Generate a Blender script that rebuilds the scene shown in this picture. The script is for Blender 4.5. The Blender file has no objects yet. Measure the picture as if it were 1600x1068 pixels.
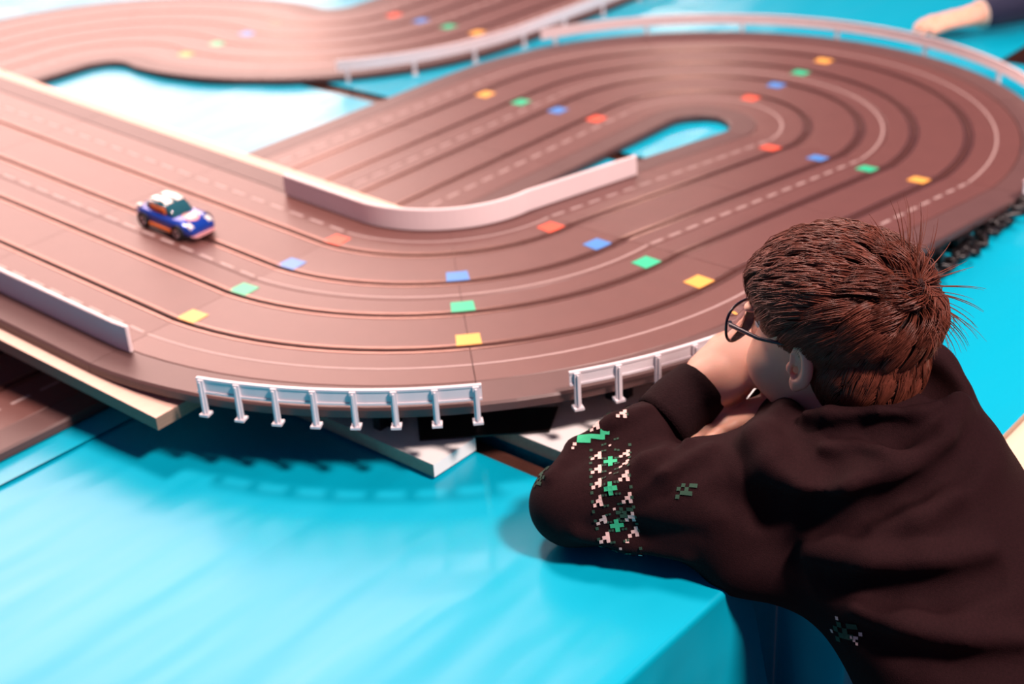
import bpy, bmesh, math, random
import numpy as np
from mathutils import Vector, Matrix

random.seed(7); rng = np.random.default_rng(7)
scene = bpy.context.scene
COL = scene.collection

# ------------------------------------------------------------------ camera
CAM_H, PITCH, ROLL, FPX = 0.9537, 0.4865, -0.0598, 2232.1
cp, sp = math.cos(PITCH), math.sin(PITCH)
FWD = Vector((0, cp, -sp)); RT = Vector((1, 0, 0)); UP = RT.cross(FWD)
cr, sr = math.cos(ROLL), math.sin(ROLL)
R2 = RT * cr + UP * sr; U2 = UP * cr - RT * sr
cam_d = bpy.data.cameras.new('camera'); cam = bpy.data.objects.new('camera', cam_d); COL.objects.link(cam)
cam.matrix_world = Matrix(((R2.x, U2.x, -FWD.x, 0), (R2.y, U2.y, -FWD.y, 0), (R2.z, U2.z, -FWD.z, CAM_H), (0, 0, 0, 1)))
cam_d.sensor_width = 36; cam_d.lens = FPX / 1600 * 36; cam_d.clip_start = 0.02
cam_d.dof.use_dof = True; cam_d.dof.focus_distance = 1.50; cam_d.dof.aperture_fstop = 3.2
scene.camera = cam

# ------------------------------------------------------------------ light
scene.view_settings.view_transform = 'Standard'; scene.view_settings.look = 'None'
scene.view_settings.gamma = 1; scene.view_settings.use_curve_mapping = False
scene.view_settings.exposure = 0.0
world = bpy.data.worlds.new('world'); scene.world = world; world.use_nodes = True
world.node_tree.nodes['Background'].inputs[0].default_value = (0.36, 0.32, 0.80, 1)
world.node_tree.nodes['Background'].inputs[1].default_value = 0.15
def area_light(name, loc, target, size, size_y, power, color):
    l = bpy.data.lights.new(name, 'AREA'); l.shape = 'RECTANGLE'; l.size = size; l.size_y = size_y
    l.energy = power; l.color = color
    o = bpy.data.objects.new(name, l); COL.objects.link(o); o.location = loc
    o.rotation_euler = (Vector(target) - Vector(loc)).to_track_quat('-Z', 'Y').to_euler()
    return o
area_light('stage_lamp_key', (2.3, -0.3, 4.0), (0, 1.9, 0), 0.6, 0.6, 390, (1.0, 0.77, 0.71))
area_light('stage_bank_far', (-2.9, 7.2, 3.2), (-0.6, 1.9, 0), 5.0, 5.0, 580, (1.0, 0.66, 0.58))
for nm_, loc_, pw_ in (('far_spot_right', (0.95, 6.85, 1.35), 8), ('far_spot_middle', (-0.33, 6.55, 2.90), 12), ('far_spot_left', (-0.95, 6.75, 1.00), 3)):
    area_light(nm_, loc_, (0.0, 2.2, 0), 0.22, 0.22, pw_, (1.0, 0.74, 0.62))
area_light('lamp_overhead', (-0.7, 2.9, 4.0), (0.1, 1.8, 0), 0.7, 0.7, 170, (1.0, 0.76, 0.68))

# ------------------------------------------------------------------ helpers
def tag(o, label=None, cat=None, group=None, kind=None):
    if label: o['label'] = label
    if cat: o['category'] = cat
    if group: o['group'] = group
    if kind: o['kind'] = kind
    return o
def empty(name, loc=(0, 0, 0), parent=None):
    o = bpy.data.objects.new(name, None); COL.objects.link(o); o.location = loc; o.empty_display_size = 0.02
    if parent: o.parent = parent
    return o
def link(name, me, mats, parent=None, smooth=False):
    o = bpy.data.objects.new(name, me); COL.objects.link(o)
    for m in (mats if isinstance(mats, (list, tuple)) else [mats]):
        if m: me.materials.append(m)
    if parent:
        o.parent = parent
        o.matrix_parent_inverse = Matrix.Translation(-world_loc(parent))
    if smooth and len(me.polygons): me.polygons.foreach_set('use_smooth', [True] * len(me.polygons))
    return o
def world_loc(o):
    v = Vector(o.location)
    if o.parent: v = v.copy() + (world_loc(o.parent) - world_loc(o.parent))
    return v if o.type == 'EMPTY' else Vector((0, 0, 0))
def pyd(name, V, F, mats, parent=None, smooth=False):
    me = bpy.data.meshes.new(name); me.from_pydata([tuple(map(float, v)) for v in V], [], F); me.update()
    return link(name, me, mats, parent, smooth)
def bmo(name, bm, mats, parent=None, smooth=False):
    bmesh.ops.recalc_face_normals(bm, faces=bm.faces[:])
    me = bpy.data.meshes.new(name); bm.to_mesh(me); bm.free()
    return link(name, me, mats, parent, smooth)

def mat(name, color, rough=0.5, metal=0.0, noise=0.0, nscale=30.0, bump=0.0, bscale=200.0, spec=0.5, sheen=0.0, coat=0.0,
        stretch=None, sss=0.0, trans=0.0, ior=1.45, coat_rough=0.1, detail=3.0, bdist=0.002):
    m = bpy.data.materials.new(name); m.use_nodes = True
    nt = m.node_tree; N = nt.nodes; L = nt.links; b = N['Principled BSDF']
    b.inputs['Roughness'].default_value = rough; b.inputs['Metallic'].default_value = metal
    b.inputs['Specular IOR Level'].default_value = spec
    b.inputs['Sheen Weight'].default_value = sheen; b.inputs['Coat Weight'].default_value = coat
    b.inputs['Coat Roughness'].default_value = coat_rough
    b.inputs['Subsurface Weight'].default_value = sss; b.inputs['Subsurface Scale'].default_value = 0.01
    b.inputs['Transmission Weight'].default_value = trans; b.inputs['IOR'].default_value = ior
    tc = N.new('ShaderNodeTexCoord'); mp = N.new('ShaderNodeMapping'); L.new(tc.outputs['Object'], mp.inputs[0])
    if stretch:
        mp.vector_type = 'TEXTURE'; mp.inputs['Rotation'].default_value[2] = -stretch[0]; mp.inputs['Scale'].default_value = [1 / v for v in stretch[1]]
    nz = N.new('ShaderNodeTexNoise'); nz.inputs['Scale'].default_value = nscale; nz.inputs['Detail'].default_value = detail
    L.new(mp.outputs[0], nz.inputs[0])
    mix = N.new('ShaderNodeMix'); mix.data_type = 'RGBA'
    c = Vector(color[:3])
    mix.inputs[6].default_value = (*[max(0, v * (1 - noise)) for v in c], 1)
    mix.inputs[7].default_value = (*[min(1, v * (1 + noise)) for v in c], 1)
    L.new(nz.outputs[0], mix.inputs[0]); L.new(mix.outputs[2], b.inputs['Base Color'])
    if bump:
        n2 = N.new('ShaderNodeTexNoise'); n2.inputs['Scale'].default_value = bscale; n2.inputs['Detail'].default_value = 2
        L.new(mp.outputs[0], n2.inputs[0])
        bp = N.new('ShaderNodeBump'); bp.inputs['Strength'].default_value = bump; bp.inputs['Distance'].default_value = bdist
        L.new(n2.outputs[0], bp.inputs['Height']); L.new(bp.outputs[0], b.inputs['Normal'])
    return m

TH = 0.8370
D = Vector((math.cos(TH), math.sin(TH), 0)); NN = Vector((-math.sin(TH), math.cos(TH), 0))
KP = Vector((0.242, 1.27, 0)); TZ = -0.015           # table corner beside the boy, table top height
FLOOR_Z = -0.78
def T(a, b, z=TZ): v = KP + D * a + NN * b; return Vector((v.x, v.y, z))

M = {}
M['cloth'] = mat('blue_pvc', (0.0, 0.365, 0.52), 0.31, noise=0.05, nscale=3, bump=0.8, bscale=7, spec=0.5, bdist=0.008, stretch=(-TH, (0.35, 1.6, 1)))
M['track'] = mat('track_plastic', (0.130, 0.050, 0.042), 0.42, noise=0.10, nscale=25, bump=0.10, bscale=900, spec=0.7)
M['border'] = mat('border_plastic', (0.105, 0.052, 0.048), 0.45, noise=0.10, nscale=25, bump=0.10, bscale=700)
M['rail'] = mat('rail_steel', (0.30, 0.17, 0.14), 0.28, metal=1.0, noise=0.25, nscale=40)
M['white_paint'] = mat('lane_paint', (0.37, 0.27, 0.255), 0.5, noise=0.12, nscale=60)
M['red'] = mat('sticker_red', (0.80, 0.10, 0.05), 0.4, noise=0.05)
M['blue'] = mat('sticker_blue', (0.06, 0.24, 0.62), 0.4, noise=0.05)
M['green'] = mat('sticker_green', (0.02, 0.50, 0.26), 0.4, noise=0.05)
M['yellow'] = mat('sticker_yellow', (0.86, 0.42, 0.08), 0.4, noise=0.05)
M['barrier'] = mat('white_barrier_plastic', (0.90, 0.76, 0.76), 0.35, noise=0.04, nscale=20)
M['fence'] = mat('white_fence_plastic', (0.72, 0.66, 0.69), 0.35, noise=0.04, nscale=20)
M['wood'] = mat('plywood', (0.80, 0.52, 0.41), 0.6, noise=0.10, nscale=12, stretch=(-TH, (1, 10, 1)), bump=0.1, bscale=60)
M['woodedge_shade'] = mat('plywood_edge_shaded', (0.27, 0.18, 0.13), 0.7, noise=0.25, nscale=4, stretch=(0, (1, 1, 120)))  # ply layers, darkened to paint in the shade on the deck's front side
M['melamine'] = mat('white_melamine', (0.96, 0.94, 0.92), 0.35, noise=0.03, nscale=10)
M['boardedge_shade'] = mat('board_edge_shaded', (0.42, 0.36, 0.27), 0.8, noise=0.2, nscale=150)  # shade on the boards' unlit sides, put into the colour
M['brownbeam'] = mat('dark_brown_timber', (0.075, 0.028, 0.020), 0.35, noise=0.5, nscale=14, bump=0.9, bscale=35, stretch=(-TH, (4, 1, 1)))
M['black'] = mat('black_plastic', (0.012, 0.010, 0.011), 0.35, noise=0.2)
M['blacksheet'] = mat('black_sheet', (0.020, 0.013, 0.012), 0.4, noise=0.2)
M['floor'] = mat('brown_floor', (0.10, 0.032, 0.018), 0.5, noise=0.3, nscale=3, stretch=(0, (1, 8, 1)))
M['tabletop'] = mat('table_board', (0.72, 0.54, 0.40), 0.6, noise=0.1, nscale=10, stretch=(-TH, (1, 8, 1)))
M['steel'] = mat('table_leg_steel', (0.2, 0.2, 0.2), 0.4, metal=1.0)
M['skin'] = mat('skin', (0.78, 0.41, 0.29), 0.5, noise=0.06, nscale=60, bump=0.05, bscale=500, sss=0.30)
M['hoodie'] = mat('black_sweat_fabric', (0.0150, 0.0042, 0.0052), 0.85, noise=0.35, nscale=350, bump=0.35, bscale=900, spec=0.12, sheen=0.0)
M['rib'] = mat('black_ribbed_cuff', (0.013, 0.0045, 0.0055), 0.9, noise=0.3, nscale=300, bump=0.5, bscale=500, spec=0.12, sheen=0.0)
M['hair'] = mat('auburn_brown_hair', (0.130, 0.034, 0.020), 0.40, noise=0.6, nscale=90, spec=0.35)
M['hairbase'] = mat('dark_hair_base', (0.030, 0.010, 0.008), 0.7, noise=0.4, nscale=120, bump=0.6, bscale=300)
M['frame'] = mat('dark_glasses_frame', (0.015, 0.013, 0.025), 0.25, noise=0.1)
M['lens'] = mat('glasses_lens', (0.93, 0.9, 0.92), 0.03, trans=1.0, ior=1.08)
M['eye'] = mat('eye_white', (0.8, 0.77, 0.75), 0.2); M['iris'] = mat('dark_iris', (0.03, 0.015, 0.01), 0.15)
M['kgreen'] = mat('green_print', (0.03, 0.42, 0.20), 0.8, noise=0.1, nscale=300)
M['kpink'] = mat('pale_pink_print', (0.70, 0.46, 0.42), 0.8, noise=0.1, nscale=300)
M['kdark'] = mat('dark_green_print', (0.016, 0.055, 0.032), 0.8, noise=0.2, nscale=300)
M['kblack'] = mat('black_print', (0.006, 0.006, 0.007), 0.8, noise=0.2, nscale=300)
M['navy'] = mat('navy_knit', (0.012, 0.014, 0.045), 0.85, noise=0.2, nscale=200, bump=0.3, bscale=400, sheen=0.1)
M['jeans'] = mat('dark_denim', (0.015, 0.02, 0.05), 0.85, noise=0.3, nscale=300)
M['carblue'] = mat('car_paint_blue', (0.01, 0.06, 0.42), 0.2, metal=0.3, noise=0.1, coat=1.0)
M['carwhite'] = mat('car_paint_cream', (0.85, 0.80, 0.72), 0.25, coat=1.0)
M['carorange'] = mat('car_paint_orange', (0.85, 0.20, 0.04), 0.3, coat=0.6)
M['carpink'] = mat('car_badge_pink', (0.9, 0.42, 0.42), 0.3, coat=0.6)
M['carglass'] = mat('car_dark_glass', (0.02, 0.10, 0.13), 0.08, coat=1.0)
M['tyre'] = mat('tyre_rubber', (0.012, 0.012, 0.014), 0.7); M['hub'] = mat('wheel_hub', (0.55, 0.55, 0.6), 0.25, metal=1.0)
M['bracelet'] = mat('pale_bracelet', (0.75, 0.6, 0.5), 0.4)

# ------------------------------------------------------------------ floor
bm = bmesh.new()
for x, y in ((-6, -2), (6, -2), (6, 9), (-6, 9)): bm.verts.new((x, y, FLOOR_Z))
bm.faces.new(bm.verts); r = bmesh.ops.extrude_face_region(bm, geom=bm.faces[:])
bmesh.ops.translate(bm, vec=(0, 0, -0.1), verts=[v for v in r['geom'] if isinstance(v, bmesh.types.BMVert)])
tag(bmo('floor', bm, M['floor']), kind='structure')

# ------------------------------------------------------------------ tables and cloths
def box_ab(a0, a1, b0, b1, z0, z1, bev=0.0):
    bm = bmesh.new()
    vs = [bm.verts.new(T(a, b, z)) for z in (z0, z1) for a, b in ((a0, b0), (a1, b0), (a1, b1), (a0, b1))]
    for f in ((3, 2, 1, 0), (4, 5, 6, 7), (0, 1, 5, 4), (1, 2, 6, 5), (2, 3, 7, 6), (3, 0, 4, 7)): bm.faces.new([vs[i] for i in f])
    if bev: bmesh.ops.bevel(bm, geom=bm.edges[:], offset=bev, segments=2, affect='EDGES', profile=0.5)
    return bm
def vnoise(x, y, seed):
    r = np.random.default_rng(seed); z = np.zeros_like(x)
    for i in range(14):
        th = r.uniform(0, 6.28); k = r.uniform(0.6, 2.6); ph = r.uniform(0, 6.28)
        z += np.sin(k * (np.cos(th) * x + np.sin(th) * y) + ph) / 14
    return z
def cloth(name, a0, a1, b0, b1, drops, seed, step=0.02, cut=None, dz=0.0):
    """drops: dict side->depth hung over that side"""
    R = 0.006
    def axis(lo, hi, d0, d1):
        s = list(np.arange(0, hi - lo + 1e-6, (hi - lo) / max(2, round((hi - lo) / step))))
        pre = [-v for v in np.concatenate([[0.004, 0.009, 0.014], np.arange(0.03, d0, 0.025), [d0]])][::-1] if d0 else []
        post = [hi - lo + v for v in np.concatenate([[0.004, 0.009, 0.014], np.arange(0.03, d1, 0.025), [d1]])] if d1 else []
        return np.array(list(pre) + s + list(post))
    ua = axis(a0, a1, drops.get('a0', 0), drops.get('a1', 0)); ub = axis(b0, b1, drops.get('b0', 0), drops.get('b1', 0))
    A, B = np.meshgrid(ua, ub, indexing='ij')
    La, Lb = a1 - a0, b1 - b0
    oa = np.where(A < 0, -A, np.where(A > La, A - La, 0)); ob = np.where(B < 0, -B, np.where(B > Lb, B - Lb, 0))
    sa = np.where(A < 0, -1.0, np.where(A > La, 1.0, 0)); sb = np.where(B < 0, -1.0, np.where(B > Lb, 1.0, 0))
    ca = np.clip(A, 0, La) + a0; cb = np.clip(B, 0, Lb) + b0
    def bend(o): return np.where(o < 1.57 * R, R * np.sin(np.minimum(o / R, 1.57)), R), np.where(o < 1.57 * R, R * (1 - np.cos(np.minimum(o / R, 1.57))), R + o - 1.57 * R)
    xa, za = bend(oa); xb, zb = bend(ob)
    fold = lambda o, s, t: np.clip((o - 0.02) / 0.25, 0, 1.3) * (0.020 * np.sin(s * 26 + 2 * np.sin(s * 7 + t)) + 0.012 * np.sin(s * 61 + t) + 0.022)
    xa = xa + np.where(oa > 0, fold(oa, cb, seed), 0); xb = xb + np.where(ob > 0, fold(ob, ca, seed + 1), 0)
    a = ca + sa * xa; b = cb + sb * xb
    z = TZ + dz - za - zb
    flat = (oa == 0) & (ob == 0)
    edge = np.minimum(1, np.minimum(np.minimum(ca - a0, a1 - ca), np.minimum(cb - b0, b1 - cb)) / 0.06 + 0.0)
    w = 0.0014 * vnoise(a * 3, b * 9, seed) * 2 + 0.0042 * np.maximum(0, vnoise(a * 4 + 3, b * 22, seed + 3) * 2 - 0.30) + 0.0012 * vnoise(a * 9, b * 50, seed + 5); w = np.clip(w - 0.0022, -0.0042, 0.0012)
    z = z + np.where(flat, w * np.clip(edge, 0, 1), 0)
    X = KP.x + D.x * a + NN.x * b; Y = KP.y + D.y * a + NN.y * b
    na, nb = A.shape
    V = np.stack([X, Y, z], -1).reshape(-1, 3)
    idx = np.arange(na * nb).reshape(na, nb)
    F = np.stack([idx[:-1, :-1], idx[1:, :-1], idx[1:, 1:], idx[:-1, 1:]], -1).reshape(-1, 4)
    # drop the doubled corner squares hanging off two sides at once
    m = ((oa > 0) & (ob > 0)).reshape(-1)
    F = F[~m[F].any(1)]
    if cut:
        ca_ = a.reshape(-1)[F].mean(1); cb_ = b.reshape(-1)[F].mean(1); F = F[~((ca_ > cut[0]) & (ca_ < cut[1]) & (cb_ > cut[2]) & (cb_ < cut[3]))]
    return pyd(name, V, F.tolist(), M['cloth'], None, True)
def table(name, a0, a1, b0, b1, label, tm='tabletop'):
    t = empty(name, T((a0 + a1) / 2, (b0 + b1) / 2, FLOOR_Z)); tag(t, label, 'table', 'tables under the blue cloths')
    bmo('tabletop', box_ab(a0, a1, b0, b1, TZ - 0.035, TZ - 0.0065, 0.002), M[tm], t)
    for a in (a0 + 0.08, a1 - 0.08):
        for b in (b0 + 0.08, b1 - 0.08):
            bmo('leg', box_ab(a - 0.02, a + 0.02, b - 0.02, b + 0.02, FLOOR_Z, TZ - 0.035), M['steel'], t)
G2 = (0.925, 0.965)
table('trestle_table', -2.0, -0.004, 0.006, 1.9, 'table under the blue cloth at the front left')
table('trestle_table', 0.066, G2[0] - 0.006, -0.108, 3.2, 'table under the blue cloth between the two brown gaps')
table('trestle_table', 0.33, G2[0] - 0.006, -0.42, -0.114, 'bare pale wooden table behind the boy\'s back')
table('trestle_table', G2[1] + 0.006, 1.845, 0.0, 3.2, 'table under the blue cloth beneath the far hairpin')
table('trestle_table', 1.862, 4.0, 0.53, 3.2, 'table under the blue cloth at the far right where the navy sleeve rests', 'brownbeam')
tag(cloth('tablecloth', -2.0, -0.02, 0.838, 1.9, {}, 21, dz=0.0012), 'second sheet of blue cloth at the left, under the bridge and the lower track', 'tablecloth', 'blue cloths')
tag(cloth('tablecloth', -2.0, 0.0, 0.0, 0.90, {'b0': 0.5, 'a1': 0.05}, 1), 'glossy blue cloth at the front left, hanging over its corner beside the boy', 'tablecloth', 'blue cloths')
tag(cloth('tablecloth', 0.06, G2[1], -0.112, 3.2, {'a0': 0.06}, 5, cut=(G2[0], G2[1], 0.72, 1.80)), 'blue cloth on the table the boy leans over, between the two brown gaps', 'tablecloth', 'blue cloths')
tag(cloth('tablecloth', G2[1], 1.85, 0.0, 3.2, {'b0': 0.35}, 9), 'blue cloth under the far hairpin and the far winding track', 'tablecloth', 'blue cloths')
tag(cloth('tablecloth', 1.850, 4.0, 0.525, 3.2, {}, 13), 'blue cloth at the far right with the hand resting on it', 'tablecloth', 'blue cloths')
# cloth hanging on the side of the table behind the corner
def skirt(name, path, depth, seed, label):
    zz = np.linspace(0, depth, 26); V = []; F = []; n = 80
    P = [T(a, b, 0) for a, b in path]; acc = [0]
    for p, q in zip(P, P[1:]): acc.append(acc[-1] + (q - p).length)
    for i in range(n):
        s = acc[-1] * i / (n - 1); k = max(j for j in range(len(acc) - 1) if acc[j] <= s + 1e-9)
        p = P[k].lerp(P[k + 1], (s - acc[k]) / (acc[k + 1] - acc[k])); t = (P[k + 1] - P[k]).normalized(); o = Vector((t.y, -t.x, 0))
        for h in zz:
            w = min(1, h / 0.2) * (0.006 * math.sin(s * 40 + seed) + 0.004 * math.sin(s * 83 + 1) + 0.008)
            V.append((p.x + o.x * w, p.y + o.y * w, TZ - 0.003 - h))
    m = len(zz)
    for i in range(n - 1):
        for j in range(m - 1):
            k = i * m + j; F.append((k, k + m, k + m + 1, k + 1))
    return tag(pyd(name, V, F, M['cloth'], None, True), label, 'table skirt')
skirt('table_skirt', [(0.002, -0.003), (0.055, -0.010), (0.056, -0.110), (0.325, -0.114)], 0.6, 2, 'blue cloth side hanging in the shade between the cloth corner and the boy')

# brown timbers in the gaps
tag(bmo('timber_plank', box_ab(0.004, 0.036, 0.02, 0.62, -0.075, -0.024, 0.004), M['brownbeam']), 'rough dark brown timber in the gap beside the boy\'s elbow', 'timber')
tag(bmo('timber_plank', box_ab(G2[0] + 0.003, G2[1] - 0.003, 0.70, 1.82, -0.07, -0.022, 0.003), M['brownbeam']), 'narrow brown timber in the far gap crossing under the hairpin', 'timber')

# ------------------------------------------------------------------ slot car tracks
S = 0.099
RU, LN, RB, PHI, ZA, ZB, ZC = 0.2117, 0.658, 0.2779, 1.5161, 0.0774, 0.0825, 0.1816
CU = Vector((0.3889, 2.6635, 0))
C2 = CU - D * LN - NN * RU + NN * RB
DE = -D * math.cos(PHI) + NN * math.sin(PHI)        # heading of the bridge straight
NE = -NN * math.cos(PHI) - D * math.sin(PHI)        # outward side of the bridge straight
sm = lambda t: t
def seg_far(t, k): v = CU + D * (-1.95 * (1 - t)) + NN * (RU + S * k); return (v.x, v.y, 0.0)
def seg_u(t, k):
    a = t * math.pi; v = CU + (NN * math.cos(a) + D * math.sin(a)) * (RU + S * k); return (v.x, v.y, 0.0)
def seg_near(t, k): v = CU - NN * (RU + S * k) - D * (t * LN); return (v.x, v.y, ZA * t)
def seg_arc(t, k):
    a = t * PHI; v = C2 + (-NN * math.cos(a) - D * math.sin(a)) * (RB + S * k); return (v.x, v.y, ZA + (ZB - ZA) * t)
def seg_left(t, k): v = C2 + NE * (RB + S * k) + DE * (1.75 * t); return (v.x, v.y, ZB + (ZC - ZB) * t * 1.25)
# far winding track
H1 = -NN
CA = Vector((-0.925, 3.29, 0)); CB = Vector((-0.41, 3.78, 0)); RW = 0.65
P0 = CA - NN * 0.0
def w_in(t, k): v = CA + NN * (0.068 + S * (k + 1.5)) - D * (1.1 * (1 - t)); return (v.x, v.y, 0.0)
def w_a(t, k):
    a = t * math.pi / 2; v = CA + (NN * math.cos(a) + D * math.sin(a)) * (0.068 + S * (k + 1.5)); return (v.x, v.y, 0.0)
eA = CA + D * 0.068; sB = CB - D * RW
def w_mid(t, k):
    p = eA.lerp(sB, t) + D * (S * (k + 1.5)); return (p.x, p.y, 0.0)
def w_b(t, k):
    a = t * math.pi / 2; v = CB + (-D * math.cos(a) - NN * math.sin(a)) * (RW - S * (k + 1.5)); return (v.x, v.y, 0.0)
def w_out(t, k): v = CB - NN * (RW - S * (k + 1.5)) + D * (0.9 * t); return (v.x, v.y, 0.0)

TKH = 0.013
def sweep(name, fn, t0, t1, n, prof, mats, parent, closed=True):
    """prof: list of (k, dz); swept along fn from t0 to t1"""
    V = []; F = []; m = len(prof)
    for i in range(n + 1):
        t = t0 + (t1 - t0) * i / n
        for k, dz in prof:
            x, y, z = fn(t, k); V.append((x, y, z + dz))
    for i in range(n):
        for j in range(m if closed else m - 1):
            a = i * m + j; b = i * m + (j + 1) % m
            F.append((a, b, b + m, a + m))
    if closed:
        F.append(tuple(range(m))[::-1]); F.append(tuple(n * m + j for j in range(m)))
    bm = bmesh.new(); vs = [bm.verts.new(v) for v in V]
    for f in F: bm.faces.new([vs[i] for i in f])
    return bmo(name, bm, mats, parent)
def pair_profile(ka, kb, slots):
    h = 0.0033 / S; p = [(ka, -TKH), (ka, -0.0008), (ka + 0.008, 0)]
    for s in slots: p += [(s - h, 0), (s - h, -0.007), (s + h, -0.007), (s + h, 0)]
    return p + [(kb - 0.008, 0), (kb, -0.0008), (kb, -TKH)]
def strip_profile(kc, w, z1=0.0005, z0=-0.0003):
    h = w / 2 / S; return [(kc - h, z0), (kc - h, z1), (kc + h, z1), (kc + h, z0)]
def build_track(track, segs):
    for fn, length, nsec, curve in segs:
        for q in range(nsec):
            e = 0.00035 / length
            t0, t1 = q / nsec + e, (q + 1) / nsec - e
            n = max(2, int(round(14 * (1 if curve else 0.15) * (length / nsec) / 0.4))) if curve else 2
            n = max(n, 8) if curve else 2
            for ka, kb, slots in ((-1.0, 1.5, (0, 1)), (1.5, 3.935, (2, 3))):
                sec = sweep('track_section', fn, t0, t1, n, pair_profile(ka + 0.004, kb - 0.004, slots), M['track'], track)
                for s in slots:
                    for sg in (-1, 1):
                        sweep('contact_rail', fn, t0, t1, n, strip_profile(s + sg * 0.0072 / S, 0.0028, 0.0006), M['rail'], sec)
                lines = (-0.5, 1.42) if ka < 0 else (3.5,)
                for kl in lines:
                    if curve: sweep('lane_line', fn, t0, t1, n, strip_profile(kl, 0.0038, 0.0003), M['white_paint'], sec)
                    else:
                        nd = max(2, int(round(length / nsec / 0.045)))
                        for i in range(nd):
                            u0 = t0 + (t1 - t0) * (i + 0.18) / nd; u1 = t0 + (t1 - t0) * (i + 0.82) / nd
                            sweep('lane_dash', fn, u0, u1, 1, strip_profile(kl, 0.0055, 0.0003), M['white_paint'], sec)
            for ka, kb in ((-1.5, -1.012), (3.95, 4.5)):
                inner = ka < 0
                p = [(ka, -TKH), (ka, -0.003), (ka + 0.03, 0), (kb, 0), (kb, -TKH)] if inner else [(ka, -TKH), (ka, 0), (kb - 0.03, 0), (kb, -0.003), (kb, -TKH)]
                sweep('border_strip', fn, t0, t1, n, p, M['border'], track)
STK = ('red', 'blue', 'green', 'yellow')
def stickers(track, fn, t, dt, dk=-0.20, lanes=(0, 1, 2, 3), rev=False):
    for i in lanes:
        L = (Vector(fn(min(1, t + 0.01), i)) - Vector(fn(max(0, t - 0.0), i))).length / 0.01
        u = dt / max(L, 1e-3)
        sweep('lane_sticker', fn, t - u, t + u, 3, strip_profile(i + dk, 0.030, 0.0007), M[STK[3 - i if rev else i]], track)
main = empty('slot_car_track', (0.3889, 2.6635, -0.015))
tag(main, 'large four lane slot car track with the near hairpin, bridge straight and big front bend', 'race track')
build_track(main, [(seg_far, 1.95, 6, False), (seg_u, 1.2, 4, True), (seg_near, LN, 2, False), (seg_arc, 0.66, 2, True), (seg_left, 1.75, 5, False)])
stickers(main, seg_far, 0.961, 0.017)
stickers(main, seg_u, 0.5, 0.017); stickers(main, seg_near, 0.07, 0.017)
stickers(main, seg_arc, 0.075, 0.017); stickers(main, seg_arc, 0.5, 0.017, lanes=(1, 2, 3)); stickers(main, seg_arc, 0.985, 0.017)
wind = empty('slot_car_track', (-0.41, 3.13, -0.015))
tag(wind, 'far winding four lane slot car track with rail, at the upper left', 'race track')
build_track(wind, [(w_in, 1.1, 3, False), (w_a, 0.6, 2, True), (w_mid, 0.06, 1, True), (w_b, 0.6, 3, True), (w_out, 0.9, 3, False)])
stickers(wind, w_in, 0.86, 0.017, 0.1, rev=True); stickers(wind, w_b, 0.03, 0.017, rev=True); stickers(wind, w_b, 0.97, 0.017, rev=True)

# walls along the track
def wall(name, parts, k, h, label, thick=0.006, slant=0.0):
    V = []; m = 4
    pts = []
    for fn, t0, t1, n in parts:
        for i in range(n + 1):
            if pts and i == 0: continue
            pts.append((fn, t0 + (t1 - t0) * i / n))
    hk = thick / 2 / S; N = len(pts)
    for i, (fn, t) in enumerate(pts):
        hh = h
        for kk, dz in ((k - hk, 0.0008), (k - hk, hh), (k + hk, hh), (k + hk, 0.0008)):
            x, y, z = fn(t, kk); V.append((x, y, z + dz))
    F = [(i * 4 + j, i * 4 + (j + 1) % 4, i * 4 + 4 + (j + 1) % 4, i * 4 + 4 + j) for i in range(N - 1) for j in range(4)]
    F += [(3, 2, 1, 0), tuple((N - 1) * 4 + j for j in range(4))]
    bm = bmesh.new(); vs = [bm.verts.new(v) for v in V]
    for f in F: bm.faces.new([vs[i] for i in f])
    bmesh.ops.recalc_face_normals(bm, faces=bm.faces[:])
    bmesh.ops.bevel(bm, geom=[e for e in bm.edges if e.calc_face_angle(0) > 0.8], offset=0.0012, segments=2, affect='EDGES')
    return tag(bmo(name, bm, M['barrier']), label, 'barrier')
wall('side_barrier', [(seg_near, 0.56, 1, 6), (seg_arc, 0, 1, 24), (seg_left, 0, 0.10, 4)], -0.93, 0.036, 'white curved wall along the inside of the front bend')
wall('side_barrier', [(seg_arc, 0.975, 1, 1), (seg_left, 0.0, 1.0, 12)], 3.98, 0.040, 'pale grey straight wall on the outer edge of the bridge straight')

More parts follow.
